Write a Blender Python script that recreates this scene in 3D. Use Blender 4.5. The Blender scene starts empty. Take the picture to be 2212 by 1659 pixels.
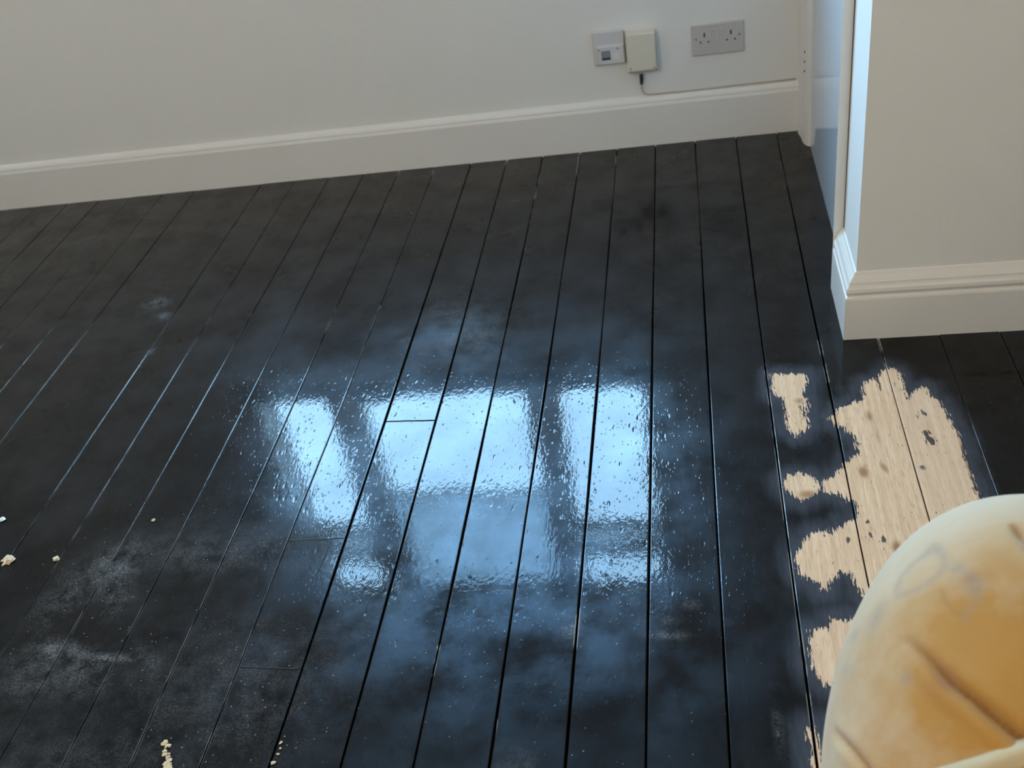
import bpy, bmesh, math, random
import numpy as np
from mathutils import Vector, Matrix, noise

sc = bpy.context.scene
random.seed(7)
rng = np.random.default_rng(11)

# ------------------------------------------------------------ camera
CAM_H = 1.33606
R_ = (0.98137027, 0.11732985, -0.15213844)
U_ = (0.04861491, 0.61444935, 0.78745704)
F_ = (-0.18587358, 0.78018312, -0.59729834)
cd = bpy.data.cameras.new('camera')
cam = bpy.data.objects.new('camera', cd)
sc.collection.objects.link(cam)
cam.matrix_world = Matrix(((R_[0], U_[0], -F_[0], 0), (R_[1], U_[1], -F_[1], 0), (R_[2], U_[2], -F_[2], CAM_H), (0, 0, 0, 1)))
cd.sensor_fit = 'HORIZONTAL'
cd.sensor_width = 36
cd.lens = 35.585
cd.clip_start = 0.02
cd.dof.use_dof = True
cd.dof.focus_distance = 1.75
cd.dof.aperture_fstop = 5.6
sc.camera = cam

# ------------------------------------------------------------ world, light, exposure
SKY = (0.39, 0.69, 1.0)
SKY_STRENGTH = 46.0
w = bpy.data.worlds.new('sky')
sc.world = w
w.use_nodes = True
nt = w.node_tree
nt.nodes.clear()
out = nt.nodes.new('ShaderNodeOutputWorld')
bg = nt.nodes.new('ShaderNodeBackground')
tc = nt.nodes.new('ShaderNodeTexCoord')
sp = nt.nodes.new('ShaderNodeSeparateXYZ')
ramp = nt.nodes.new('ShaderNodeValToRGB')
ramp.color_ramp.elements[0].position = 0.42
ramp.color_ramp.elements[0].color = (0.10, 0.12, 0.12, 1)
ramp.color_ramp.elements[1].position = 0.60
ramp.color_ramp.elements[1].color = (*SKY, 1)
mp = nt.nodes.new('ShaderNodeMath'); mp.operation = 'MULTIPLY_ADD'; mp.inputs[1].default_value = 0.5; mp.inputs[2].default_value = 0.5
nt.links.new(tc.outputs['Generated'], sp.inputs[0])
nt.links.new(sp.outputs['Z'], mp.inputs[0])
nt.links.new(mp.outputs[0], ramp.inputs[0])
cl = nt.nodes.new('ShaderNodeTexNoise'); cl.inputs['Scale'].default_value = 3.0; cl.inputs['Detail'].default_value = 4
nt.links.new(tc.outputs['Generated'], cl.inputs['Vector'])
cm = nt.nodes.new('ShaderNodeMix'); cm.data_type = 'RGBA'; cm.blend_type = 'MULTIPLY'; cm.inputs[0].default_value = 0.35
nt.links.new(ramp.outputs[0], cm.inputs[6]); nt.links.new(cl.outputs['Fac'], cm.inputs[7])
nt.links.new(cm.outputs[2], bg.inputs[0])
bg.inputs[1].default_value = SKY_STRENGTH
nt.links.new(bg.outputs[0], out.inputs[0])

def area(name, loc, rot, sx, sy, power, color, portal=False):
    l = bpy.data.lights.new(name, 'AREA'); l.shape = 'RECTANGLE'; l.size = sx; l.size_y = sy
    l.energy = power; l.color = color
    if portal: l.cycles.is_portal = True
    o = bpy.data.objects.new(name, l); sc.collection.objects.link(o)
    o.location = loc; o.rotation_euler = rot
    return o
area('window_portal', (-0.965, 3.12, 1.55), (math.radians(-90), 0, 0), 1.56, 1.32, 1, (1, 1, 1), True)

def added_warm_fill(loc, power, color, radius):
    l = bpy.data.lights.new('added_warm_fill', 'POINT'); l.energy = power; l.color = color; l.shadow_soft_size = radius
    o = bpy.data.objects.new('added_warm_fill', l); sc.collection.objects.link(o); o.location = loc
added_warm_fill((-1.4, -0.3, 2.42), 54.0, (1.0, 0.83, 0.63), 0.20)  # added warm fill light, out of view, to brighten the walls

sc.view_settings.view_transform = 'Standard'
sc.view_settings.look = 'None'
sc.view_settings.gamma = 1
sc.view_settings.use_curve_mapping = False
sc.view_settings.exposure = 0.0
sc.cycles.diffuse_bounces = 5
sc.cycles.max_bounces = 8
sc.cycles.adaptive_threshold = 0.03

# ------------------------------------------------------------ helpers
def link(o, parent=None):
    sc.collection.objects.link(o)
    if parent is not None: o.parent = parent
    return o

def mesh_obj(name, verts, faces, mat=None, parent=None, smooth=False):
    me = bpy.data.meshes.new(name)
    me.from_pydata([tuple(v) for v in verts], [], faces)
    me.update()
    bm = bmesh.new(); bm.from_mesh(me); bmesh.ops.recalc_face_normals(bm, faces=bm.faces); bm.to_mesh(me); bm.free()
    if mat: me.materials.append(mat)
    if smooth:
        for p in me.polygons: p.use_smooth = True
    return link(bpy.data.objects.new(name, me), parent)

def bm_obj(name, bm, mat=None, parent=None, smooth=False):
    me = bpy.data.meshes.new(name)
    bmesh.ops.recalc_face_normals(bm, faces=bm.faces)
    bm.to_mesh(me); bm.free()
    if mat: me.materials.append(mat)
    if smooth:
        for p in me.polygons: p.use_smooth = True
    return link(bpy.data.objects.new(name, me), parent)

def box_bm(bm, x0, x1, y0, y1, z0, z1, bev=0.0, seg=2):
    r = bmesh.ops.create_cube(bm, size=1)
    vs = r['verts']
    for v in vs:
        v.co.x = x0 + (v.co.x + .5) * (x1 - x0); v.co.y = y0 + (v.co.y + .5) * (y1 - y0); v.co.z = z0 + (v.co.z + .5) * (z1 - z0)
    if bev:
        es = list({e for v in vs for e in v.link_edges})
        bmesh.ops.bevel(bm, geom=es, offset=bev, segments=seg, affect='EDGES', profile=0.5)
    return bm

def box(name, x0, x1, y0, y1, z0, z1, mat, parent=None, bev=0.0, seg=2):
    return bm_obj(name, box_bm(bmesh.new(), x0, x1, y0, y1, z0, z1, bev, seg), mat, parent)

def tube(name, pts, rad, mat, parent=None, n=10):
    """rad: number or list"""
    vs, fs = [], []
    P = [Vector(p) for p in pts]
    rs = rad if isinstance(rad, (list, tuple)) else [rad] * len(P)
    for i, p in enumerate(P):
        d = (P[min(i + 1, len(P) - 1)] - P[max(i - 1, 0)]).normalized()
        a = d.cross(Vector((0, 1, 0.01))).normalized()
        if a.length < .5: a = d.cross(Vector((1, 0, 0))).normalized()
        b = d.cross(a)
        for k in range(n):
            t = 2 * math.pi * k / n
            vs.append(p + (a * math.cos(t) + b * math.sin(t)) * rs[i])
    for i in range(len(P) - 1):
        for k in range(n):
            k2 = (k + 1) % n
            fs.append((i * n + k, i * n + k2, (i + 1) * n + k2, (i + 1) * n + k))
    fs.append(tuple(range(n))); fs.append(tuple((len(P) - 1) * n + k for k in range(n)))
    return mesh_obj(name, vs, fs, mat, parent, True)

def sweep(name, path, prof, mat, normals):
    """extrude profile (depth, z) along the plan path; normals: unit vector of depth at each path point (mitred)"""
    vs, fs = [], []
    n = len(prof)
    for (x, y), (nx, ny) in zip(path, normals):
        for d, z in prof: vs.append((x + nx * d, y + ny * d, z))
    for i in range(len(path) - 1):
        for k in range(n):
            k2 = (k + 1) % n
            fs.append((i * n + k, i * n + k2, (i + 1) * n + k2, (i + 1) * n + k))
    fs.append(tuple(range(n))); fs.append(tuple((len(path) - 1) * n + k for k in range(n)))
    return mesh_obj(name, vs, fs, mat)

def thing(name, label, cat, loc=(0, 0, 0), group=None):
    o = bpy.data.objects.new(name, None); o.empty_display_size = .02; link(o); o.location = loc
    return tag(o, label, cat, group)
def tag(o, label, cat, group=None, kind=None):
    o['label'] = label; o['category'] = cat
    if group: o['group'] = group
    if kind: o['kind'] = kind
    return o
def struct(o): o['kind'] = 'structure'; return o

# ------------------------------------------------------------ node helper
class N:
    def __init__(s, name):
        s.m = bpy.data.materials.new(name); s.m.use_nodes = True
        s.t = s.m.node_tree; s.t.nodes.clear()
        s.out = s.t.nodes.new('ShaderNodeOutputMaterial')
    def n(s, typ, **kw):
        nd = s.t.nodes.new(typ)
        for k, v in kw.items(): setattr(nd, k, v)
        return nd
    def put(s, sock, v):
        if v is None: return
        if isinstance(v, bpy.types.NodeSocket): s.t.links.new(v, sock)
        else:
            if isinstance(v, (tuple, list)) and len(v) == 3 and sock.type == 'RGBA': v = (*v, 1)
            sock.default_value = v
    def math(s, op, a, b=None, c=None, clamp=False):
        nd = s.n('ShaderNodeMath', operation=op, use_clamp=clamp)
        s.put(nd.inputs[0], a); s.put(nd.inputs[1], b); s.put(nd.inputs[2], c)
        return nd.outputs[0]
    def mix(s, f, a, b, blend='MIX'):
        nd = s.n('ShaderNodeMix', data_type='RGBA', blend_type=blend)
        s.put(nd.inputs[0], f); s.put(nd.inputs[6], a); s.put(nd.inputs[7], b)
        return nd.outputs[2]
    def mixf(s, f, a, b):
        nd = s.n('ShaderNodeMix', data_type='FLOAT')
        s.put(nd.inputs[0], f); s.put(nd.inputs[2], a); s.put(nd.inputs[3], b)
        return nd.outputs[0]
    def rng(s, v, a, b, c=0., d=1., smooth=True):
        nd = s.n('ShaderNodeMapRange', interpolation_type='SMOOTHSTEP' if smooth else 'LINEAR')
        for i, x in enumerate((v, a, b, c, d)): s.put(nd.inputs[i], x)
        return nd.outputs[0]
    def coord(s, scale=(1, 1, 1), loc=(0, 0, 0)):
        t = s.n('ShaderNodeTexCoord'); m = s.n('ShaderNodeMapping')
        s.t.links.new(t.outputs['Object'], m.inputs[0]); m.inputs['Scale'].default_value = scale; m.inputs['Location'].default_value = loc
        return m.outputs[0]
    def noise(s, vec, scale, detail=2., rough=.5, dist=0.):
        nd = s.n('ShaderNodeTexNoise'); s.put(nd.inputs['Vector'], vec); nd.inputs['Scale'].default_value = scale
        nd.inputs['Detail'].default_value = detail; nd.inputs['Roughness'].default_value = rough; nd.inputs['Distortion'].default_value = dist
        return nd.outputs['Fac']
    def voro(s, vec, scale, rand=1.):
        nd = s.n('ShaderNodeTexVoronoi'); s.put(nd.inputs['Vector'], vec); nd.inputs['Scale'].default_value = scale; nd.inputs['Randomness'].default_value = rand
        return nd.outputs['Distance'], nd.outputs['Color']
    def attr(s, name):
        return s.n('ShaderNodeAttribute', attribute_name=name).outputs['Fac']
    def bump(s, h, dist, strength=1., normal=None):
        nd = s.n('ShaderNodeBump'); s.put(nd.inputs['Height'], h); nd.inputs['Distance'].default_value = dist; s.put(nd.inputs['Strength'], strength)
        if normal is not None: s.put(nd.inputs['Normal'], normal)
        return nd.outputs[0]
    def bsdf(s, color=(.8, .8, .8), rough=.5, normal=None, **kw):
        nd = s.n('ShaderNodeBsdfPrincipled'); s.put(nd.inputs['Base Color'], color); s.put(nd.inputs['Roughness'], rough)
        s.put(nd.inputs['Normal'], normal)
        for k, v in kw.items(): s.put(nd.inputs[k.replace('_', ' ')], v)
        s.t.links.new(nd.outputs[0], s.out.inputs[0])
        return nd

def simple(name, color, rough=.5, var=0.06, bump=0., bscale=60, **kw):
    s = N(name); c = s.coord()
    f = s.noise(c, 6, 3)
    dark = tuple(v * (1 - var) for v in color)
    col = s.mix(f, dark, color)
    nrm = s.bump(s.noise(c, bscale, 3), bump) if bump else None
    s.bsdf(col, rough, nrm, **kw)
    return s.m

M_wall = simple('wall_paint', (.80, .785, .745), .75, .03, .0006, 90)
M_ceil = simple('ceiling_paint', (.84, .82, .78), .8, .02)
M_skirt = simple('satin_white_paint', (.82, .79, .745), .32, .04, .0003, 40)
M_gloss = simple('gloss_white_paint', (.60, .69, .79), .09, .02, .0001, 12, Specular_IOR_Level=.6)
M_frame = simple('window_frame_paint', (.78, .78, .76), .35, .03)
M_socket = simple('white_moulded_plastic', (.56, .535, .505), .35, .03)
M_cream = simple('cream_plastic', (.74, .69, .57), .4, .03)
M_grey = simple('pale_grey_plastic', (.66, .645, .65), .4, .04)
M_recess = simple('grey_module_plastic', (.24, .27, .31), .45, .08)
M_slot = simple('dark_slot', (.02, .02, .018), .7, .0)
M_black = simple('black_rubber', (.02, .02, .022), .5, .0)
M_cable = simple('grubby_cream_cable', (.55, .50, .42), .5, .15)
M_metal = simple('screw_metal', (.62, .62, .62), .3, .1, Metallic=1.0)
M_chalk = simple('white_plaster', (.85, .85, .84), .9, .1, .0006, 300)
M_flake = simple('wood_flake', (.68, .54, .34), .8, .2, .0006, 300)
M_red = simple('faded_red_mark', (.50, .36, .32), .5, .0)

# ------------------------------------------------------------ floor material
def floor_material():
    s = N('black_painted_boards')
    c = s.coord()
    streak = s.coord((1, .10, 1))
    fstreak = s.coord((1, .16, 1))
    bare = s.attr('bare'); dust = s.attr('dust'); knot = s.attr('knot'); edge = s.attr('edge'); wear = s.attr('wear'); br = s.attr('board'); deep = s.attr('deep'); dark = s.attr('dark')
    # bare edge broken along the grain
    j1 = s.math('MULTIPLY_ADD', s.noise(s.coord((1, .13, 1)), 300, 3, .65), .044, -.022)
    j2 = s.math('MULTIPLY_ADD', s.noise(c, 60, 3, .6), .010, -.005)
    sd = s.math('ADD', s.math('ADD', bare, j1), j2)
    bmask = s.rng(sd, -.0008, .0010)
    half = s.rng(s.math('ADD', bare, s.math('MULTIPLY_ADD', s.noise(fstreak, 60, 3), .03, -.015)), -.046, -.006)   # half-sanded rim
    # black paint
    n1 = s.noise(c, 5, 4, .55); n2 = s.noise(streak, 55, 4, .6); n3 = s.noise(c, 22, 3)
    paint = s.mix(n2, (.0035, .0032, .0034), (.0065, .006, .0063))
    paint = s.mix(s.rng(n1, .4, .75), paint, (.0105, .0098, .0100))
    paint = s.mix(s.math('MULTIPLY', br, .5), paint, (.0045, .0045, .005))
    # dust / scuffs
    dn = s.rng(s.noise(c, 26, 5, .65), .30, .66)
    dgrain = s.rng(s.noise(c, 240, 3, .7), .40, .66)
    dm = s.math('MULTIPLY', dust, s.math('MULTIPLY_ADD', dgrain, .75, .25), clamp=True)
    dm = s.math('MULTIPLY', dm, dn, clamp=True)
    paint = s.mix(s.math('MULTIPLY', dm, 1.5, clamp=True), paint, (.15, .145, .14))
    # tiny pale specks
    vd, vc = s.voro(c, 120)
    sv = s.n('ShaderNodeSeparateColor'); s.t.links.new(vc, sv.inputs[0])
    cellon = s.math('GREATER_THAN', sv.outputs[0], s.math('MULTIPLY_ADD', s.attr('speck'), -.26, .992))
    spm = s.math('MULTIPLY', cellon, s.rng(vd, .20, .09))
    spcol = s.mix(s.attr('speck'), (.10, .105, .12), (.42, .33, .22))
    paint = s.mix(s.math('MULTIPLY', spm, .75), paint, spcol)
    # half sanded
    paint = s.mix(s.math('MULTIPLY', half, s.math('MULTIPLY_ADD', s.noise(fstreak, 160, 3), .8, .45), clamp=True), paint, (.062, .066, .080))
    paint = s.mix(s.math('MULTIPLY', dark, .8), paint, (.003, .003, .004))
    # worn seams
    wn = s.rng(s.noise(s.coord((1, .25, 1)), 60, 3), .42, .55)
    wm = s.math('MULTIPLY', s.math('MULTIPLY', edge, wear), wn, clamp=True)
    paint = s.mix(wm, paint, (.34, .31, .27))
    # bare pine
    g1 = s.noise(s.coord((1, .035, 1)), 120, 4, .6, .4); g2 = s.noise(s.coord((1, .09, 1)), 420, 2, .6)
    pine = s.mix(s.rng(g1, .3, .7), (.72, .465, .28), (.88, .615, .405))
    pine = s.mix(s.math('MULTIPLY', s.rng(g2, .48, .75), .5), pine, (.45, .27, .17))
    pine = s.mix(s.math('MULTIPLY', br, .35), pine, (.68, .47, .32))
    pine = s.mix(s.math('MULTIPLY', s.rng(knot, .08, .9), .85), pine, (.32, .145, .055))
    blk = s.math('ADD', s.attr('blk'), s.math('MULTIPLY_ADD', s.noise(fstreak, 240, 3, .65), 2.6, -1.75))
    pine = s.mix(s.math('MULTIPLY', s.rng(blk, .0, .12), .9), pine, (.035, .033, .04))
    col = s.mix(bmask, paint, pine)
    col = s.mix(deep, col, (.006, .006, .006))
    # relief
    o1 = s.noise(s.coord((1, .55, 1)), 150, 2, .5)
    o2 = s.noise(s.coord((1, .35, 1)), 42, 3, .5)
    v2, v2c = s.voro(s.coord((1, .42, 1)), 66)
    pit = s.rng(v2, .28, .05)
    s2 = s.n('ShaderNodeSeparateColor'); s.t.links.new(v2c, s2.inputs[0])
    pit = s.math('MULTIPLY', pit, s.math('GREATER_THAN', s2.outputs[1], .62))
    v3, v3c = s.voro(s.coord((1, .45, 1)), 130)
    s3 = s.n('ShaderNodeSeparateColor'); s.t.links.new(v3c, s3.inputs[0])
    pit3 = s.math('MULTIPLY', s.rng(v3, .3, .05), s.math('GREATER_THAN', s3.outputs[0], .76))
    h = s.math('MULTIPLY_ADD', o2, 1.1, s.math('MULTIPLY', o1, .75))
    h = s.math('MULTIPLY_ADD', pit, -1.1, h)
    h = s.math('MULTIPLY_ADD', pit3, .8, h)
    v4, v4c = s.voro(s.coord((1, .4, 1)), 230)
    s4 = s.n('ShaderNodeSeparateColor'); s.t.links.new(v4c, s4.inputs[0])
    h = s.math('MULTIPLY_ADD', s.math('MULTIPLY', s.rng(v4, .35, .05), s.math('GREATER_THAN', s4.outputs[0], .78)), .55, h)
    h = s.math('MULTIPLY_ADD', s.noise(fstreak, 420, 2), s.mixf(bmask, .05, .9), h)
    nrm = s.bump(h, .00019, 1.0)
    rmod = s.math('MULTIPLY_ADD', s.rng(n1, .3, .7), .08, .25)
    rough = s.mixf(bmask, rmod, .75)
    matte = s.math('MAXIMUM', bmask, s.math('MULTIPLY', half, .75))
    matte = s.math('MAXIMUM', matte, s.math('MULTIPLY', dust, .8), clamp=True)
    matte = s.math('MAXIMUM', matte, deep)
    coat = s.math('SUBTRACT', 1.0, matte, clamp=True)
    patch = s.rng(s.noise(c, 9, 4, .6), .30, .62)
    croughn = s.math('MULTIPLY_ADD', s.rng(s.noise(c, 14, 5, .65), .42, .75), .05, .025)
    coatw = s.math('MULTIPLY', coat, s.math('MULTIPLY_ADD', patch, .10, .90))
    s.bsdf(col, rough, nrm, Coat_Weight=coatw, Coat_Roughness=croughn, Coat_IOR=1.285, Specular_Tint=(.50, .74, 1.0, 1), Coat_Normal=nrm, Specular_IOR_Level=s.math('MULTIPLY', s.math('MULTIPLY_ADD', s.rng(s.noise(c, 8, 5, .6), .32, .70), s.math('MULTIPLY_ADD', s.attr('haze'), .42, .09), .045), s.math('SUBTRACT', 1., deep)))
    return s.m
M_floor = floor_material()

# ------------------------------------------------------------ floor geometry (boards with open joints, one connected surface)
PM = [(0.375, 1.74), (0.392, 1.728), (0.393, 1.684), (0.395, 1.635), (0.413, 1.658), (0.427, 1.669), (0.436, 1.666), (0.439, 1.634), (0.451, 1.619), (0.456, 1.588), (0.459, 1.55), (0.464, 1.51), (0.462, 1.471), (0.461, 1.437), (0.462, 1.401), (0.461, 1.363), (0.472, 1.251), (0.466, 1.093), (0.333, 1.07), (0.276, 1.119), (0.237, 1.135), (0.229, 1.167), (0.224, 1.183), (0.206, 1.186), (0.192, 1.167), (0.177, 1.146), (0.167, 1.162), (0.155, 1.176), (0.141, 1.184), (0.14, 1.198), (0.139, 1.214), (0.142, 1.231), (0.152, 1.251), (0.164, 1.269), (0.185, 1.28), (0.21, 1.279), (0.229, 1.3), (0.247, 1.305), (0.257, 1.317), (0.255, 1.352), (0.241, 1.356), (0.231, 1.375), (0.208, 1.373), (0.203, 1.383), (0.208, 1.406), (0.225, 1.415), (0.233, 1.428), (0.244, 1.441), (0.259, 1.458), (0.281, 1.481), (0.28, 1.51), (0.279, 1.532), (0.266, 1.54), (0.259, 1.556), (0.244, 1.568), (0.238, 1.587), (0.249, 1.594), (0.258, 1.609), (0.277, 1.62), (0.295, 1.63), (0.31, 1.633), (0.315, 1.669), (0.321, 1.694), (0.336, 1.697), (0.352, 1.708), (0.362, 1.728)]
P1 = [(0.142, 1.736), (0.212, 1.728), (0.208, 1.703), (0.202, 1.678), (0.195, 1.666), (0.2, 1.649), (0.202, 1.625), (0.197, 1.598), (0.198, 1.559), (0.19, 1.552), (0.181, 1.542), (0.171, 1.533), (0.163, 1.545), (0.155, 1.554), (0.159, 1.6), (0.16, 1.624), (0.156, 1.649), (0.144, 1.662), (0.137, 1.675)]
P2 = [(0.137, 1.409), (0.149, 1.422), (0.166, 1.431), (0.183, 1.422), (0.198, 1.406), (0.198, 1.383), (0.186, 1.371), (0.163, 1.355), (0.147, 1.372), (0.137, 1.389)]
P3 = [(0.273, 1.098), (0.211, 1.089), (0.199, 1.086), (0.186, 1.089), (0.172, 1.069), (0.149, 1.067), (0.142, 1.033), (0.142, 1.002), (0.148, 0.977), (0.159, 0.963), (0.224, 0.964)]
P4 = [(0.124, 0.89), (0.135, 0.894), (0.136, 0.868), (0.138, 0.826), (0.137, 0.781), (0.124, 0.781), (0.124, 0.826), (0.124, 0.867)]

def sdf(X, Y, poly):
    best = np.full(X.shape, 1e9); inside = np.zeros(X.shape, bool)
    n = len(poly)
    for i in range(n):
        x0, y0 = poly[i]; x1, y1 = poly[(i + 1) % n]
        dx, dy = x1 - x0, y1 - y0
        t = np.clip(((X - x0) * dx + (Y - y0) * dy) / (dx * dx + dy * dy + 1e-12), 0, 1)
        best = np.minimum(best, np.hypot(X - x0 - t * dx, Y - y0 - t * dy))
        cond = ((y0 > Y) != (y1 > Y)) & (X < dx * (Y - y0) / (dy if abs(dy) > 1e-12 else 1e-12) + x0)
        inside ^= cond
    return np.where(inside, best, -best)

def blobs(X, Y, L):
    v = np.zeros(X.shape)
    for x, y, rx, ry, a, ang in L:
        c, s_ = math.cos(math.radians(ang)), math.sin(math.radians(ang))
        u = ((X - x) * c + (Y - y) * s_) / rx; q = (-(X - x) * s_ + (Y - y) * c) / ry
        v = np.maximum(v, a * np.exp(-(u * u + q * q)))
    return v

seams = [-.1085, .0105, .130, .2495, .371, .494, .614, .734, .853, .972, 1.091, 1.210, 1.33]
left = [-.2255, -.3395, -.4555, -.569, -.6845, -.800, -.919, -1.036, -1.152, -1.2685]
x = -1.2685
while x > -3.15:
    x -= .1165 + rng.uniform(-.002, .002); left.append(x)
left[12 - 1] = -1.385
seams = sorted(left + seams)
gapw = {}
for X in seams:
    if X < -1.1: g = .0014
    elif X < -.75: g = .0020
    elif X < -.62: g = .0042
    elif X < -.3: g = .0034
    elif X < .3: g = .0036
    else: g = .0022
    gapw[X] = g
gapw[.494] = .0008
gapw[-.569] = .0036
def floor_mesh():
    ys = np.concatenate([np.arange(-1.7, .5, .04), np.arange(.5, 2.0, .005), np.arange(2.0, 2.96, .009), [2.97]])
    cols_x, cols_z, A_edge, A_deep, A_board, A_wear = [], [], [], [], [], []
    def wob(seed, y, k=1.):
        r = np.random.default_rng(seed)
        return sum(math.sin(1) * 0 + np.sin(y * f * k + p) for f, p in zip(r.uniform(2, 9, 4), r.uniform(0, 6.3, 4))) / 4
    B = [(-3.2, None)] + [(s_, i) for i, s_ in enumerate(seams)]
    for b in range(len(seams) - 1):
        xl, xr = seams[b], seams[b + 1]
        gl = gapw[xl] * (1 + .45 * wob(100 + b, ys)) ; gr = gapw[xr] * (1 + .45 * wob(101 + b, ys))
        L = xl + gl / 2 + .0009 * wob(300 + b, ys); Rr = xr - gr / 2 + .0009 * wob(301 + b, ys)
        hb = rng.uniform(-.0004, .0004); tilt = rng.uniform(-.0010, .0010); cup = rng.uniform(-.0001, .00025)
        und = rng.uniform(0, 6.3); br = rng.uniform(0, 1)
        nc = 26 if xl > .05 and xl < .5 else 11
        us = np.concatenate([[0, .0], [0, .012], np.linspace(.03, .97, nc), [.988, 1], [1., 1.]])
        wl = .5 + .5 * wob(500 + b, ys, 1.3); wr = .5 + .5 * wob(501 + b, ys, 1.3)
        for i, u in enumerate(us):
            if i == 0: X = L.copy(); Z = np.full_like(ys, -.016); e, d = 0, 1
            elif i == len(us) - 1: X = Rr.copy(); Z = np.full_like(ys, -.016); e, d = 0, 1
            else:
                bevl = .0008
                if i == 1: X = L.copy()
                elif i == len(us) - 2: X = Rr.copy()
                else: X = L + bevl + (Rr - L - 2 * bevl) * u
                uu = (X - L) / (Rr - L)
                Z = hb + tilt * .116 * (uu - .5) + cup * (1 - (2 * uu - 1) ** 2) + .00025 * np.sin(ys * 7 + und) + .00010 * np.sin(ys * 19 + und * 2)
                if i in (1, len(us) - 2): Z = Z - .0006
                e = 1 if i in (1, 2, len(us) - 2, len(us) - 3) else 0; d = 0
            cols_x.append(X); cols_z.append(Z); A_edge.append(np.full_like(ys, e)); A_deep.append(np.full_like(ys, d)); A_board.append(np.full_like(ys, br))
            A_wear.append(wl if u < .5 else wr)
    X = np.array(cols_x).T; Z = np.array(cols_z).T; Y = np.repeat(ys[:, None], X.shape[1], 1)
    st = lambda a: np.array(a).T.ravel()
    nr, ncol = X.shape
    V = np.stack([X, Y, Z], -1).reshape(-1, 3).astype(np.float32)
    idx = np.arange(nr * ncol).reshape(nr, ncol)
    Fq = np.stack([idx[:-1, :-1], idx[:-1, 1:], idx[1:, 1:], idx[1:, :-1]], -1).reshape(-1, 4)
    me = bpy.data.meshes.new('floor')
    me.vertices.add(len(V)); me.vertices.foreach_set('co', V.ravel())
    me.loops.add(Fq.size); me.loops.foreach_set('vertex_index', Fq.ravel().astype(np.int32))
    me.polygons.add(len(Fq)); me.polygons.foreach_set('loop_start', np.arange(0, Fq.size, 4, dtype=np.int32))
    try: me.polygons.foreach_set('loop_total', np.full(len(Fq), 4, dtype=np.int32))
    except Exception: pass
    me.update(calc_edges=True); me.validate()
    x_, y_ = X.ravel(), Y.ravel()
    sd = np.maximum.reduce([sdf(x_, y_, p) for p in (PM, P1, P2, P3, P4)])
    # bare wood stops hard at a few joints
    knot = blobs(x_, y_, [(.28, 1.426, .009, .017, 1, 0), (.318, 1.436, .006, .018, .8, 12), (.314, 1.585, .007, .02, .75, 0), (.322, 1.53, .003, .045, .5, 0), (.188, 1.642, .012, .012, .7, 0), (.176, 1.372, .020, .013, .85, 0), (.307, 1.238, .009, .018, 1, 0), (.386, 1.664, .006, .008, .5, 0), (.335, 1.30, .004, .05, .35, 0), (.462, 1.45, .004, .09, .8, -1), (.466, 1.36, .005, .06, .7, 0), (.415, 1.55, .012, .03, .3, 0), (.215, 1.29, .006, .02, .4, 0)])
    blk = blobs(x_, y_, [(.410, 1.528, .008, .012, 1, 0), (.413, 1.507, .009, .016, 1.1, 20), (.414, 1.587, .006, .012, .8, 0), (.402, 1.578, .004, .012, .7, 0), (.267, 1.299, .003, .008, 1, 0), (.268, 1.269, .003, .010, 1, 0), (.287, 1.256, .004, .009, .9, 0), (.230, 1.258, .003, .010, 1, 0), (.19, 1.605, .008, .025, .75, 0), (.347, 1.692, .003, .03, .9, 0), (.284, 1.238, .003, .01, .8, 0), (.19, 1.27, .003, .01, .8, 0), (.22, 1.145, .01, .03, .8, 0), (.205, 1.16, .006, .02, .7, 0)])
    dust = blobs(x_, y_, [(-1.14, 1.225, .05, .07, .85, -30), (-1.10, 1.155, .03, .05, .5, 20), (-1.20, 1.18, .05, .10, .4, -20), (-1.16, 1.025, .055, .022, 1.0, -8), (-1.07, 1.015, .07, .010, 1.0, -6), (-1.13, .975, .12, .055, .5, 0), (-1.46, 2.19, .035, .028, .75, 0), (-1.415, 2.12, .022, .020, .95, 0), (-1.38, 1.95, .014, .018, .7, 0), (-.086, 1.087, .025, .008, .8, 0), (-.079, 1.058, .028, .009, .85, 0), (-.048, 1.12, .018, .009, .7, 0), (-.235, 1.074, .014, .020, .9, 0), (.079, .90, .003, .045, .9, 4), (-.70, 1.94, .012, .010, 1., 0), (-.97, 1.0, .02, .05, .5, 40), (-.35, 2.80, .004, .06, 0, 0), (-.95, 1.26, .2, .06, .32, 0), (-.30, .82, .03, .03, .3, 0), (-.80, .95, .2, .15, .25, 0), (-1.0, .80, .3, .12, .2, 0), (-.55, 1.95, .12, .10, .32, 35), (-.60, 2.05, .10, .05, .25, 0)])
    dk = blobs(x_, y_, [(-.23, 2.30, .05, .10, .8, -30), (-.16, 2.42, .04, .05, .6, 0), (-2.05, 2.55, .05, .05, .9, 0), (.33, 1.75, .05, .03, .7, 0), (.19, 1.46, .06, .02, .6, 0), (-.56, 1.02, .04, .05, .6, 0), (.50, 1.77, .08, .02, .7, 0)])
    speck = np.clip(blobs(x_, y_, [(-1.15, 1.15, .22, .18, .85, 0), (-.75, .92, .16, .16, .95, 0), (-.85, .82, .03, .07, 1.6, 0), (-.67, .82, .02, .06, 1.5, 0), (-.98, 1.0, .03, .06, 1.3, 30), (-1.0, 1.3, .2, .1, .7, 0), (-.19, .83, .02, .06, .9, 0), (-.5, .9, .5, .25, .30, 0)]), 0, 1.6)
    # pale worn joint lines near the far wall and at left
    wear = st(A_wear)
    wearm = wear * .30 * (x_ < -.72) * (y_ < 2.1)
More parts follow.
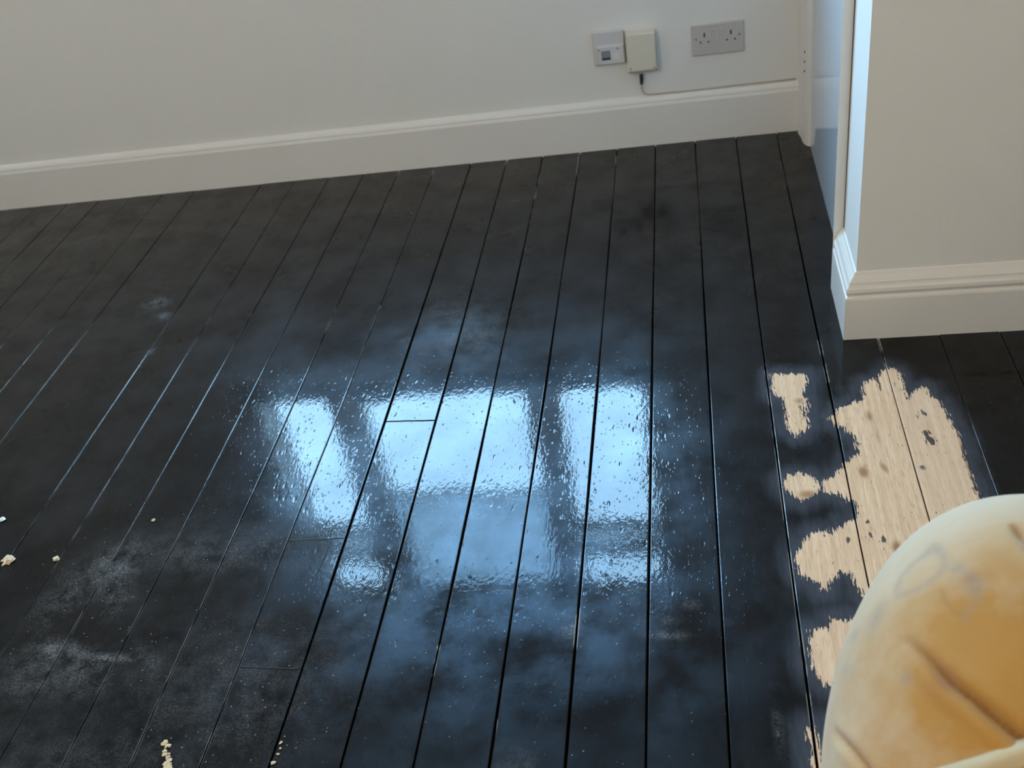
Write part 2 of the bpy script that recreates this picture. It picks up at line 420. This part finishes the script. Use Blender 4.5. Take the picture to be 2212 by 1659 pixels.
    for sx, y0, y1, a in ((-.347, 2.74, 2.93, 2.2), (-.46, 2.62, 2.75, 1.8), (-.227, 2.80, 2.93, 1.1), (-.569, 2.84, 2.93, 1.2), (-.80, 2.84, 2.93, 1.4), (-.919, 2.86, 2.93, 1.), (-.227, 1.03, 1.12, .9), (-.34, .86, .90, .5), (-.4555, .98, 1.04, .6), (.1305, .8, 1.75, .7), (.371, 1.74, 1.85, 1.2), (.494, 1.4, 1.6, .15), (.2495, 1.7, 1.85, .8)):
        wearm = np.maximum(wearm, a * (np.abs(x_ - sx) < .008) * (y_ > y0) * (y_ < y1))
    haze = blobs(x_, y_, [(-.40, 1.03, .50, .22, 1, 0), (-.62, 1.98, .10, .10, .75, 40), (-.80, 1.40, .12, .12, .6, 0), (-.05, 1.45, .10, .3, .45, 0)])
    for nm, arr in dict(haze=haze, bare=np.clip(sd, -.08, .08), knot=knot, blk=blk, dust=dust, dark=dk, speck=speck, wear=np.clip(wearm, 0, 2), edge=st(A_edge), deep=st(A_deep), board=st(A_board)).items():
        at = me.attributes.new(nm, 'FLOAT', 'POINT'); at.data.foreach_set('value', arr.astype(np.float32))
    me.polygons.foreach_set('use_smooth', np.ones(len(me.polygons), dtype=bool))
    me.materials.append(M_floor)
    o = bpy.data.objects.new('floor', me)
    # sub-deck edges stay sharp through the steep walls of the joints
    me.set_sharp_from_angle(angle=math.radians(40))
    return link(o)
floor = struct(floor_mesh())

# butt joints and splits between board ends: dark recessed slivers cut into the surface as thin trims
def joint(name, x0, y0, x1, y1, wd, mat=None):
    d = Vector((x1 - x0, y1 - y0, 0)); L = d.length; d.normalize(); n = Vector((-d.y, d.x, 0))
    vs, k = [], 14
    r = random.Random(int(x0 * 1000))
    for i in range(k + 1):
        p = Vector((x0, y0, 0)) + d * L * i / k
        ww = wd * (.65 + .7 * r.random()) * (.25 if i in (0, k) else 1)
        off = n * (r.random() - .5) * .0008
        for s_, z in ((-1, .0010), (-1, -.003), (1, -.003), (1, .0010)):
            vs.append(tuple(p + off + n * s_ * ww / 2 + Vector((0, 0, z))))
    fs = []
    for i in range(k):
        for j in range(4):
            fs.append((i * 4 + j, i * 4 + (j + 1) % 4, (i + 1) * 4 + (j + 1) % 4, (i + 1) * 4 + j))
    fs.append((0, 1, 2, 3)); fs.append(tuple(k * 4 + j for j in range(4)))
    return mesh_obj(name, vs, fs, mat or M_slot, floor)
joint('board_joint', -.798, 1.284, -.688, 1.288, .0030)
joint('board_joint', -.797, .992, -.689, .988, .0012)
joint('board_joint', -.682, 1.634, -.571, 1.631, .0008)
joint('board_split', -.712, 1.285, -.716, 1.20, .0014)

# ------------------------------------------------------------ walls
S = .018754
T = .018           # skirting thickness
def yw(x, d=0.): return 2.9098 + T + S * x + d
WX0, WX1, WZ0, WZ1 = -1.715, -.205, .90, 2.17     # window opening in the far wall
ZC = 2.75
def far_wall():
    bm = bmesh.new()
    xs = [-3.2, WX0, WX1, 1.45]; zs = [-.03, WZ0, WZ1, ZC]
    front = {}; back = {}
    for i, x in enumerate(xs):
        for j, z in enumerate(zs):
            front[i, j] = bm.verts.new((x, yw(x), z)); back[i, j] = bm.verts.new((x, yw(x) + .15, z))
    for i in range(3):
        for j in range(3):
            if (i, j) == (1, 1): continue
            bm.faces.new([front[i, j], front[i + 1, j], front[i + 1, j + 1], front[i, j + 1]])
            bm.faces.new([back[i, j], back[i, j + 1], back[i + 1, j + 1], back[i + 1, j]])
    for a, b in (((1, 1), (2, 1)), ((2, 1), (2, 2)), ((2, 2), (1, 2)), ((1, 2), (1, 1))):
        bm.faces.new([front[a], front[b], back[b], back[a]])
    for a, b in (((0, 0), (0, 1)), ((0, 1), (0, 2)), ((0, 2), (0, 3)), ((0, 3), (1, 3)), ((1, 3), (2, 3)), ((2, 3), (3, 3)), ((3, 3), (3, 2)), ((3, 2), (3, 1)), ((3, 1), (3, 0)), ((3, 0), (2, 0)), ((2, 0), (1, 0)), ((1, 0), (0, 0))):
        bm.faces.new([front[a], front[b], back[b], back[a]])
    return bm_obj('wall_far', bm, M_wall)
struct(far_wall())
XL, XR, YB = -3.05, 1.30, -1.55
struct(box('wall_left', XL - .12, XL, YB, 2.86, -.03, ZC, M_wall))
struct(box('wall_right', XR, XR + .12, YB, 1.87, -.03, ZC, M_wall))
struct(box('wall_back', XL - .12, XR + .12, YB - .12, YB, -.03, ZC, M_wall))
struct(box('ceiling', XL - .12, XR + .12, YB - .12, 3.2, ZC, ZC + .1, M_ceil))
CX, CY = .322, 1.865          # corner of the projecting breast
def breast():
    pl = [(CX, CY), (XR + .12, CY), (XR + .12, 2.93), (.36, 2.93), (.36, 2.052), (CX, 2.052)]
    n = len(pl); vs = [(x, y, z) for z in (-.03, ZC) for x, y in pl]
    fs = [tuple(range(n)), tuple(range(n, 2 * n))] + [(i, (i + 1) % n, n + (i + 1) % n, n + i) for i in range(n)]
    return mesh_obj('wall_breast', vs, fs, M_wall)
struct(breast())

# skirtings
far_prof = [(0, -.004), (T, -.004), (T, .124), (.0165, .129), (.0150, .133), (.0150, .137), (.0125, .143), (.008, .148), (.003, .1515), (0, .152)]
xa, xb = -3.04, .313
struct(sweep('baseboard_far', [(xa, yw(xa)), (xb, yw(xb))], far_prof, M_skirt, [(0, -1), (0, -1)]))
tp = .0225
cp = [(0, -.004), (tp, -.004), (tp, .100), (.0215, .104), (.0185, .106), (.0175, .109), (.0195, .113), (.0215, .118), (.0205, .125), (.0165, .130), (.0150, .134), (.0145, .138), (.010, .145), (.0055, .151), (.003, .156), (0, .158)]
struct(sweep('baseboard_breast', [(CX, 2.052), (CX, CY), (XR, CY)], cp, M_skirt, [(-1, 0), (-1, -1), (0, -1)]))
struct(sweep('baseboard_left', [(XL, YB), (XL, 2.85)], far_prof, M_skirt, [(1, 0), (1, 0)]))

# glossy cupboard door between its casings
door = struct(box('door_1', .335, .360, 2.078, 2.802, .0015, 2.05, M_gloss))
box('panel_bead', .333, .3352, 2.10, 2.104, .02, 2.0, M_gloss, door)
def prism(name, pl, z0, z1, mat, parent=None):
    n = len(pl); vs = [(x, y, z) for z in (z0, z1) for x, y in pl]
    fs = [tuple(range(n)), tuple(range(n, 2 * n))] + [(i, (i + 1) % n, n + (i + 1) % n, n + i) for i in range(n)]
    return mesh_obj(name, vs, fs, mat, parent)
casing = struct(prism('trim_1', [(.36, 2.934), (.312, 2.934), (.311, 2.900), (.312, 2.885), (.3145, 2.880), (.3145, 2.868), (.3165, 2.863), (.3165, 2.842), (.319, 2.826), (.323, 2.814), (.329, 2.805), (.335, 2.8025), (.36, 2.8025)], -.002, 2.15, M_skirt))
bead = struct(prism('trim_2', [(.300, 2.0525), (.3215, 2.0525), (.3215, 2.0525), (.36, 2.0535), (.36, 2.078), (.332, 2.078), (.312, 2.066), (.303, 2.060)], -.002, 2.15, M_skirt))
for z in (.214, .241, .268):
    c = bm = bmesh.new()
    bmesh.ops.create_cone(bm, cap_ends=True, segments=12, radius1=.0032, radius2=.0032, depth=.004)
    bmesh.ops.rotate(bm, verts=bm.verts, matrix=Matrix.Rotation(math.radians(90), 3, 'Y'))
    bmesh.ops.translate(bm, verts=bm.verts, vec=(.3185, 2.832, z))
    bm_obj('hinge_hole', bm, M_slot, casing)
# dark gap between the bead and the breast plaster
struct(box('trim_3', .3208, .3222, 2.0475, 2.0522, .158, ZC - .01, simple('shadow_gap_filler', (.10, .085, .07), .9, .2)))

# ------------------------------------------------------------ window
def glass_mat():
    s = N('window_glass')
    tr = s.n('ShaderNodeBsdfTransparent'); tr.inputs[0].default_value = (.96, .985, .99, 1)
    gl = s.n('ShaderNodeBsdfGlossy'); gl.inputs['Roughness'].default_value = .02
    mx = s.n('ShaderNodeMixShader'); mx.inputs[0].default_value = .05
    s.t.links.new(tr.outputs[0], mx.inputs[1]); s.t.links.new(gl.outputs[0], mx.inputs[2]); s.t.links.new(mx.outputs[0], s.out.inputs[0])
    return s.m
def blind_mat():
    s = N('translucent_blind_fabric')
    tr = s.n('ShaderNodeBsdfTransparent'); tr.inputs[0].default_value = (.72, .80, .86, 1)
    tl = s.n('ShaderNodeBsdfTranslucent'); tl.inputs[0].default_value = (.80, .84, .86, 1)
    mx = s.n('ShaderNodeMixShader'); mx.inputs[0].default_value = .35
    s.t.links.new(tr.outputs[0], mx.inputs[1]); s.t.links.new(tl.outputs[0], mx.inputs[2]); s.t.links.new(mx.outputs[0], s.out.inputs[0])
    return s.m
M_glass = glass_mat(); M_blind = blind_mat()
FY0, FY1 = 3.005, 3.045
win = bpy.data.objects.new('window_1', None); link(win); struct(win)
fr = bmesh.new()
ML0, ML1, MR0, MR1 = -1.455, -1.318, -.666, -.540
box_bm(fr, WX0 - .01, -1.700, FY0, FY1, WZ0 - .01, WZ1 + .01)
box_bm(fr, -.232, WX1 + .01, FY0, FY1, WZ0 - .01, WZ1 + .01)
box_bm(fr, -1.700, -.232, FY0, FY1, WZ0 - .01, .948)
box_bm(fr, -1.700, -.232, FY0, FY1, 2.11, WZ1 + .01)
bm_obj('window_frame', fr, M_frame, win)
for a, b in ((ML0, ML1), (MR0, MR1)):
    box('mullion', a, b, FY0 - .045, FY1, .948, 2.11, M_frame, win, .004)
for a, b in ((-1.700, ML0), (MR1, -.232)):
    box('transom', a, b, FY0 - .005, FY1, 1.725, 1.785, M_frame, win, .003)
    box('fanlight_rail', a, b, FY0, FY1, 1.845, 1.935, M_frame, win, .003)
    box('pane', a, b, 3.034, 3.038, .948, 2.11, M_glass, win)
box('pane', ML1, MR0, 3.034, 3.038, .948, 2.11, M_glass, win)
box('sash_rail', ML1, MR0, FY0 + .01, FY1, 1.535, 1.560, M_frame, win)
box('roller_blind', ML1 + .004, MR0 - .004, 2.994, 2.996, 1.545, 2.12, M_blind, win)
struct(box('trim_4', WX0 - .05, WX1 + .05, 2.86, FY0, WZ0 - .028, WZ0 - .002, M_frame, None, .005))

# ------------------------------------------------------------ double power socket
def plate_local(x, z, d): return (x, yw(x) - d, z)
ang = math.atan(S)
def cyl(name, x, y, z, r, h, mat, parent, seg=16, axis='Y'):
    bm = bmesh.new(); bmesh.ops.create_cone(bm, cap_ends=True, segments=seg, radius1=r, radius2=r, depth=h)
    bmesh.ops.rotate(bm, verts=bm.verts, matrix=Matrix.Rotation(math.radians(90), 3, 'X' if axis == 'Y' else 'Y') if axis != 'Z' else Matrix.Identity(3))
    bmesh.ops.translate(bm, verts=bm.verts, vec=(x, y, z))
    return bm_obj(name, bm, mat, parent, False)
sk = thing('power_socket', 'double white mains wall socket nearest the corner, above the long skirting', 'wall socket', (.0137, yw(.0137), .2565))
sk.rotation_euler = (0, 0, ang)
box('faceplate', 0, .146, -.009, -.0004, 0, .088, M_socket, sk, .003, 3)
for ex in (.036, .110):
    box('earth_slot', ex - .0021, ex + .0021, -.0094, -.006, .052, .0645, M_slot, sk)
    for dx in (-.011, .011):
        box('pin_slot', ex + dx - .0026, ex + dx + .0026, -.0093, -.006, .035, .0405, simple('shaded_slot', (.12, .115, .11), .7, 0), sk)
for sx, zz in ((.0125, .048), (.1335, .050)):
    h = cyl('screw', sx, -.0092, zz, .0027, .0012, simple('screw_cap', (.16, .14, .12), .5, .0), sk)
for sx in (.062, .084):
    box('rocker_switch', sx - .0055, sx + .0055, -.0115, -.008, .052, .072, M_socket, sk, .0015)
box('indicator_mark', .0585, .0655, -.0121, -.0112, .0665, .0705, M_red, sk)

# ------------------------------------------------------------ phone socket
ps = thing('phone_socket', 'square pale grey phone socket with a small dark port, left of the cream box', 'wall socket', (-.268, yw(-.268), .262))
ps.rotation_euler = (0, 0, ang)
box('backplate', 0, .091, -.012, -.0004, 0, .098, M_grey, ps, .004, 3)
box('lower_module', .010, .089, -.017, -.010, .002, .056, M_grey, ps, .003, 3)
box('port', .022, .050, -.0175, -.014, .016, .044, M_recess, ps, .002)
box('port_shutter', .0235, .0485, -.0178, -.0165, .0165, .0225, M_slot, ps)
box('label_window', .055, .075, -.0176, -.015, .014, .034, simple('white_label', (.78, .78, .78), .5, .15), ps, .001)
for sx in (.0165, .071): cyl('screw', sx, -.0178, .047, .0028, .001, M_recess, ps)

# ------------------------------------------------------------ cream box
jb = thing('junction_box', 'taller cream plastic box beside the phone socket, dark cable plug beneath', 'junction box', (-.172, yw(-.172), .224))
jb.rotation_euler = (0, 0, ang)
bm = bmesh.new(); box_bm(bm, 0, .0835, -.034, -.0004, 0, .125)
for v in bm.verts:
    if v.co.y < -.03 and v.co.z < .01: v.co.z += .016
es = list(bm.edges); bmesh.ops.bevel(bm, geom=es, offset=.005, segments=3, affect='EDGES', profile=.5)
bm_obj('housing', bm, M_cream, jb)
box('seam', -.0006, .0841, -.0135, -.0125, .006, .119, simple('box_seam', (.28, .27, .22), .6, 0), jb)
for sx, zz in ((.0085, .026), (.0755, .0225)): cyl('screw', sx, -.0342, zz, .0030, .0014, simple('box_screw', (.40, .38, .30), .5, 0), jb)

# ------------------------------------------------------------ cable along the skirting top
cb = thing('phone_cable', 'thin grubby cable dropping from the cream box onto the skirting top', 'cable', (-.135, yw(-.135) - .013, .222))
def cp_(x, z, d): return (x + .135, yw(x) - d - (yw(-.135) - .013), z - .222)
tube('plug', [cp_(-.1352, .2235, .014), cp_(-.1354, .214, .014), cp_(-.1362, .202, .014), cp_(-.137, .193, .013)], [.0052, .0056, .0048, .0036], M_black, cb, 12)
pth = [(-.137, .196, .013), (-.1375, .184, .012), (-.136, .173, .011), (-.131, .164, .010), (-.122, .1585, .008), (-.108, .1565, .006), (-.06, .1555, .005), (0, .1548, .005), (.05, .1545, .004), (.12, .1552, .004), (.18, .1556, .004), (.25, .1550, .004), (.305, .1548, .004)]
tube('lead', [cp_(*p) for p in pth], .0024, M_cable, cb, 8)

# ------------------------------------------------------------ screw in the bare board
sw = thing('wood_screw', 'bright countersunk screw head in the bare stripped board', 'screw', (.3835, 1.434, .0))
cyl('head', 0, 0, .0008, .0048, .0018, M_metal, sw, 20, 'Z')
box('cross_slot', -.0028, .0028, -.0005, .0005, .0012, .0019, M_slot, sw)
box('cross_slot', -.0005, .0005, -.0028, .0028, .0012, .0019, M_slot, sw)

# ------------------------------------------------------------ crumbs and flakes on the floor
def crumb(name, x, y, rx, ry, rz, mat, label, cat, seed, group=None):
    bm = bmesh.new(); bmesh.ops.create_icosphere(bm, subdivisions=3, radius=1)
    for v in bm.verts:
        n_ = noise.noise(v.co * 1.7 + Vector((seed, 3.1, seed * .7))) * .75 + noise.noise(v.co * 4.1 + Vector((seed * 2, .1, 5))) * .3
        v.co *= 1 + n_
        v.co.x *= rx; v.co.y *= ry; v.co.z = max(v.co.z * rz + rz * .55, 0)
    o = bm_obj(name, bm, mat); o.location = (x, y, .0006); o.rotation_euler[2] = seed
    return tag(o, label, cat, group)
crumb('plaster_crumb', -1.464, 1.362, .006, .006, .003, M_chalk, 'small white plaster crumb at the left edge of the black floor', 'crumb', 1.3)
crumb('wood_flake', -1.383, 1.245, .012, .011, .004, M_flake, 'largest tan flake of debris lying on the black boards at left', 'flake', 2.2)
crumb('wood_flake', -1.277, 1.247, .0055, .006, .003, M_flake, 'small tan flake lying between the largest flake and the dusty scuff', 'flake', 4.4)
crumb('wood_flake', -1.11, 1.349, .0035, .0035, .002, M_flake, 'tiny tan flake on the dark boards above the dusty grey scuff', 'flake', 5.7)
gr = random.Random(5)
def trail(path, n, spread, label, group, smax):
    for i in range(n):
        t = gr.random() * (len(path) - 1); a = int(t); f = t - a
        x = path[a][0] * (1 - f) + path[a + 1][0] * f + gr.gauss(0, spread); y = path[a][1] * (1 - f) + path[a + 1][1] * f + gr.gauss(0, spread)
        q = gr.uniform(.0007, smax)
        crumb('grit_crumb', x, y, q * gr.uniform(.8, 1.7), q * gr.uniform(.8, 1.7), q * .5, M_flake, label, 'crumb', gr.uniform(0, 9), group)
trail([(-.876, .850), (-.866, .832), (-.860, .820), (-.853, .806), (-.846, .790)], 26, .0022, 'pale grit crumb in the denser trail at the bottom edge, left of centre', 'pale grit trail', .0030)
trail([(-.679, .850), (-.676, .832), (-.677, .812), (-.680, .800)], 14, .0016, 'tiny tan grit crumb along a board joint at the bottom edge', 'grit along the joint', .0022)

# ------------------------------------------------------------ cloth bag
def bag_material():
    s = N('stained_cream_cloth')
    c = s.coord()
    weave = s.noise(c, 900, 2)
    n = s.noise(c, 5, 4, .6, .3)
    amber = s.attr('amber')
    col = s.mix(s.rng(n, .3, .7), (.62, .495, .31), (.68, .575, .42))
    am = s.math('MULTIPLY', amber, s.math('MULTIPLY_ADD', s.rng(s.noise(c, 9, 4, .6), .3, .7), .5, .7), clamp=True)
    col = s.mix(am, col, (.45, .215, .030))
    sm = s.math('MULTIPLY', s.attr('smudge'), s.math('MULTIPLY_ADD', s.noise(c, 30, 4), .9, .35), clamp=True)
    col = s.mix(s.math('MULTIPLY', sm, .55), col, (.24, .21, .19))
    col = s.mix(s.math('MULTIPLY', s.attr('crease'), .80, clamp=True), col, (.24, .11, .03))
    col = s.mix(s.math('MULTIPLY', s.attr('rust'), .6, clamp=True), col, (.33, .12, .04))
    nrm = s.bump(s.math('MULTIPLY_ADD', s.noise(c, 14, 3), 6., s.math('MULTIPLY', weave, .25)), .0006)
    s.bsdf(col, .85, nrm, Sheen_Weight=.35, Sheen_Roughness=.5)
    return s.m
M_bag = bag_material()
BC = np.array([.354, .56, .2375]); BR_ = (.252, .395, .25); al, be = -.13, .629
Ry = np.array([[math.cos(al), 0, math.sin(al)], [0, 1, 0], [-math.sin(al), 0, math.cos(al)]])
Rx = np.array([[1, 0, 0], [0, math.cos(be), -math.sin(be)], [0, math.sin(be), math.cos(be)]])
BM = Ry @ Rx
def polydist(P, L):
    best = np.full(len(P), 9.); tt = np.zeros(len(P)); L = np.array(L); n = len(L) - 1
    for i in range(n):
        a, b = L[i], L[i + 1]; d = b - a
        t = np.clip(((P - a) @ d) / (d @ d), 0, 1)
        q = np.linalg.norm(P - a - t[:, None] * d, axis=1)
        m = q < best; best[m] = q[m]; tt[m] = (i + t[m]) / n
    return best, tt
C1 = [(0.178, 0.683, 0.468), (0.187, 0.669, 0.478), (0.199, 0.643, 0.486), (0.206, 0.626, 0.489), (0.214, 0.61, 0.491), (0.226, 0.593, 0.495), (0.242, 0.57, 0.496), (0.259, 0.55, 0.496), (.30, .50, .485), (.35, .44, .46)]
C2 = [(0.112, 0.656, 0.35), (0.119, 0.64, 0.364), (0.127, 0.61, 0.385), (0.138, 0.581, 0.398), (.16, .53, .40)]
C3 = [(0.3, 0.774, 0.532), (0.303, 0.764, 0.535), (0.305, 0.751, 0.538), (.315, .70, .544), (.34, .64, .548)]
C4 = [(0.222, 0.71, 0.507), (0.223, 0.696, 0.508), (0.227, 0.68, 0.51), (0.233, 0.673, 0.514)]
LOOP = [(0.223, 0.772, 0.495), (0.209, 0.767, 0.485), (0.195, 0.759, 0.474), (0.188, 0.746, 0.47), (0.187, 0.734, 0.472), (0.198, 0.728, 0.485), (0.21, 0.727, 0.496), (0.222, 0.731, 0.505), (0.231, 0.741, 0.51), (0.233, 0.756, 0.508), (0.23, 0.775, 0.5)]
ARC = [(0.241, 0.732, 0.517), (0.248, 0.719, 0.522), (0.251, 0.696, 0.524), (0.245, 0.682, 0.521), (0.235, 0.671, 0.515)]
SM = [((0.228, .775, .497), .010), ((0.169, 0.732, 0.45), .013), ((0.163, 0.72, 0.441), .012), ((0.147, 0.733, 0.409), .009), ((0.136, 0.700, 0.392), .011), ((0.142, 0.685, 0.405), .008), ((0.248, 0.705, 0.522), .013), ((0.178, 0.635, 0.466), .007), ((.240, .73, .517), .010)]
def make_bag():
    nu, nv = 360, 240
    th = np.linspace(0, 2 * math.pi, nu, endpoint=False); ph = np.linspace(1e-3, math.pi - 1e-3, nv)
    TH, PH = np.meshgrid(th, ph)
    loc = np.stack([BR_[0] * np.sin(PH) * np.cos(TH), -BR_[1] * np.cos(PH), BR_[2] * np.sin(PH) * np.sin(TH)], -1).reshape(-1, 3)
    nl = loc / np.array([r * r for r in BR_]); nl /= np.linalg.norm(nl, axis=1)[:, None]
    P = loc @ BM.T + BC; Nn = nl @ BM.T
    d1, t1 = polydist(P, C1); d2, t2 = polydist(P, C2); d3, t3 = polydist(P, C3); d4, t4 = polydist(P, C4)
    dl, _ = polydist(P, LOOP); da, _ = polydist(P, ARC)
    g = lambda d, w_: np.exp(-(d / w_) ** 2)
    f1 = np.clip(t1 * 3, 0, 1); f2 = np.clip(t2 * 3, .0, 1)
    low = np.array([noise.noise(Vector(p) * 5.0) * .004 + noise.noise(Vector(p) * 13.0) * .0013 for p in P * 1.0])
    disp = low * .6 - .010 * g(d1, .0038) * f1 + .0035 * g(d1 - .014, .009) * f1 - .006 * g(d2, .0045) * f2 + .002 * g(d2 - .012, .008) * f2 - .008 * g(d3, .006) * np.clip(t3 * 3, 0, 1) - .0012 * g(d4, .003)
    Q = P + Nn * disp[:, None]
    z = Q[:, 2]; Q[:, 2] = np.where(z < .03, .03 * np.exp((z - .03) / .03), z) 
    Q[:, 2] = np.maximum(Q[:, 2], .0016)
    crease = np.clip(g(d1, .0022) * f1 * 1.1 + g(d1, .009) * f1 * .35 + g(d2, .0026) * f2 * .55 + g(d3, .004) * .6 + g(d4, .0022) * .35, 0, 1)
    smudge = np.clip(g(dl, .0055) * .75 + g(da, .006) * .45 + sum(g(np.linalg.norm(P - np.array(c), axis=1), r) for c, r in SM) * .75, 0, 1)
    rust = g(np.linalg.norm(P - np.array((.208, .617, .489)), axis=1), .012) * .9 + g(np.linalg.norm(P - np.array((.2475, .712, .522)), axis=1), .007) * .5
    ac = np.array((.262, .615, .51)); dd = (P - ac)
    amber = np.exp(-((dd[:, 0] / .17) ** 2 + (dd[:, 1] / .155) ** 2)) * 1.2  # amber tone strongest mid-bag, fading to cream outward
    idx = np.arange(nu * nv).reshape(nv, nu)
    F = [tuple(int(q) for q in (idx[i, j], idx[i, (j + 1) % nu], idx[i + 1, (j + 1) % nu], idx[i + 1, j])) for i in range(nv - 1) for j in range(nu)]
    F.append(tuple(int(q) for q in idx[0][::-1])); F.append(tuple(int(q) for q in idx[-1]))
    me = bpy.data.meshes.new('cloth_body'); me.from_pydata(Q.tolist(), [], F); me.update()
    for nm, arr in dict(crease=crease, smudge=smudge, rust=rust, amber=amber).items():
        at = me.attributes.new(nm, 'FLOAT', 'POINT'); at.data.foreach_set('value', arr.astype(np.float32))
    me.polygons.foreach_set('use_smooth', np.ones(len(me.polygons), dtype=bool))
    me.materials.append(M_bag)
    return me
bag = thing('cloth_bag', 'bulging cream cloth bag with an amber middle and grey stains in the near right corner', 'bag', (0, 0, 0))
link(bpy.data.objects.new('cloth_body', make_bag()), bag)
# raised hem band that runs over the bag
H0 = [(0.176, 0.553, 0.437), (0.189, 0.55, 0.451), (0.209, 0.548, 0.467), (0.224, 0.548, 0.477), (0.238, 0.55, 0.486), (0.259, 0.551, 0.497), (.285, .552, .507), (.32, .55, .515), (.36, .545, .515), (.42, .53, .50)]
def hem():
    vs, fs = [], []
    k = 8
    Hp = []
    for i in range(len(H0) - 1):
        for t in range(6): Hp.append(Vector(H0[i]).lerp(Vector(H0[i + 1]), t / 6))
    Hp.append(Vector(H0[-1]))
    for p in Hp:
        q = BM.T @ (np.array(p) - BC)
        nl = q / np.array([r * r for r in BR_]); nl = BM @ nl; nl = Vector(nl / np.linalg.norm(nl))
        side = Vector((0.25, -1, 0)); side = (side - nl * side.dot(nl)).normalized()
        for a in range(k + 1):
            u = a / k
            pos = p + side * (u * .06) + nl * (.006 * math.sin(math.pi * min(u * 3.0, .5)) + .004 * math.sin(u * 9) * (u > .15) - .03 * u * u)
            vs.append(pos - nl * (0.003 if a == 0 else 0))
    n = k + 1
    for i in range(len(Hp) - 1):
        for a in range(k): fs.append((i * n + a, i * n + a + 1, (i + 1) * n + a + 1, (i + 1) * n + a))
    o = mesh_obj('hem_flap', vs, fs, simple('hem_cloth', (.64, .50, .30), .85, .25, .0008, 60), bag, True)
    m = o.modifiers.new('t', 'SOLIDIFY'); m.thickness = .003; m.offset = 0
    return o
hem()
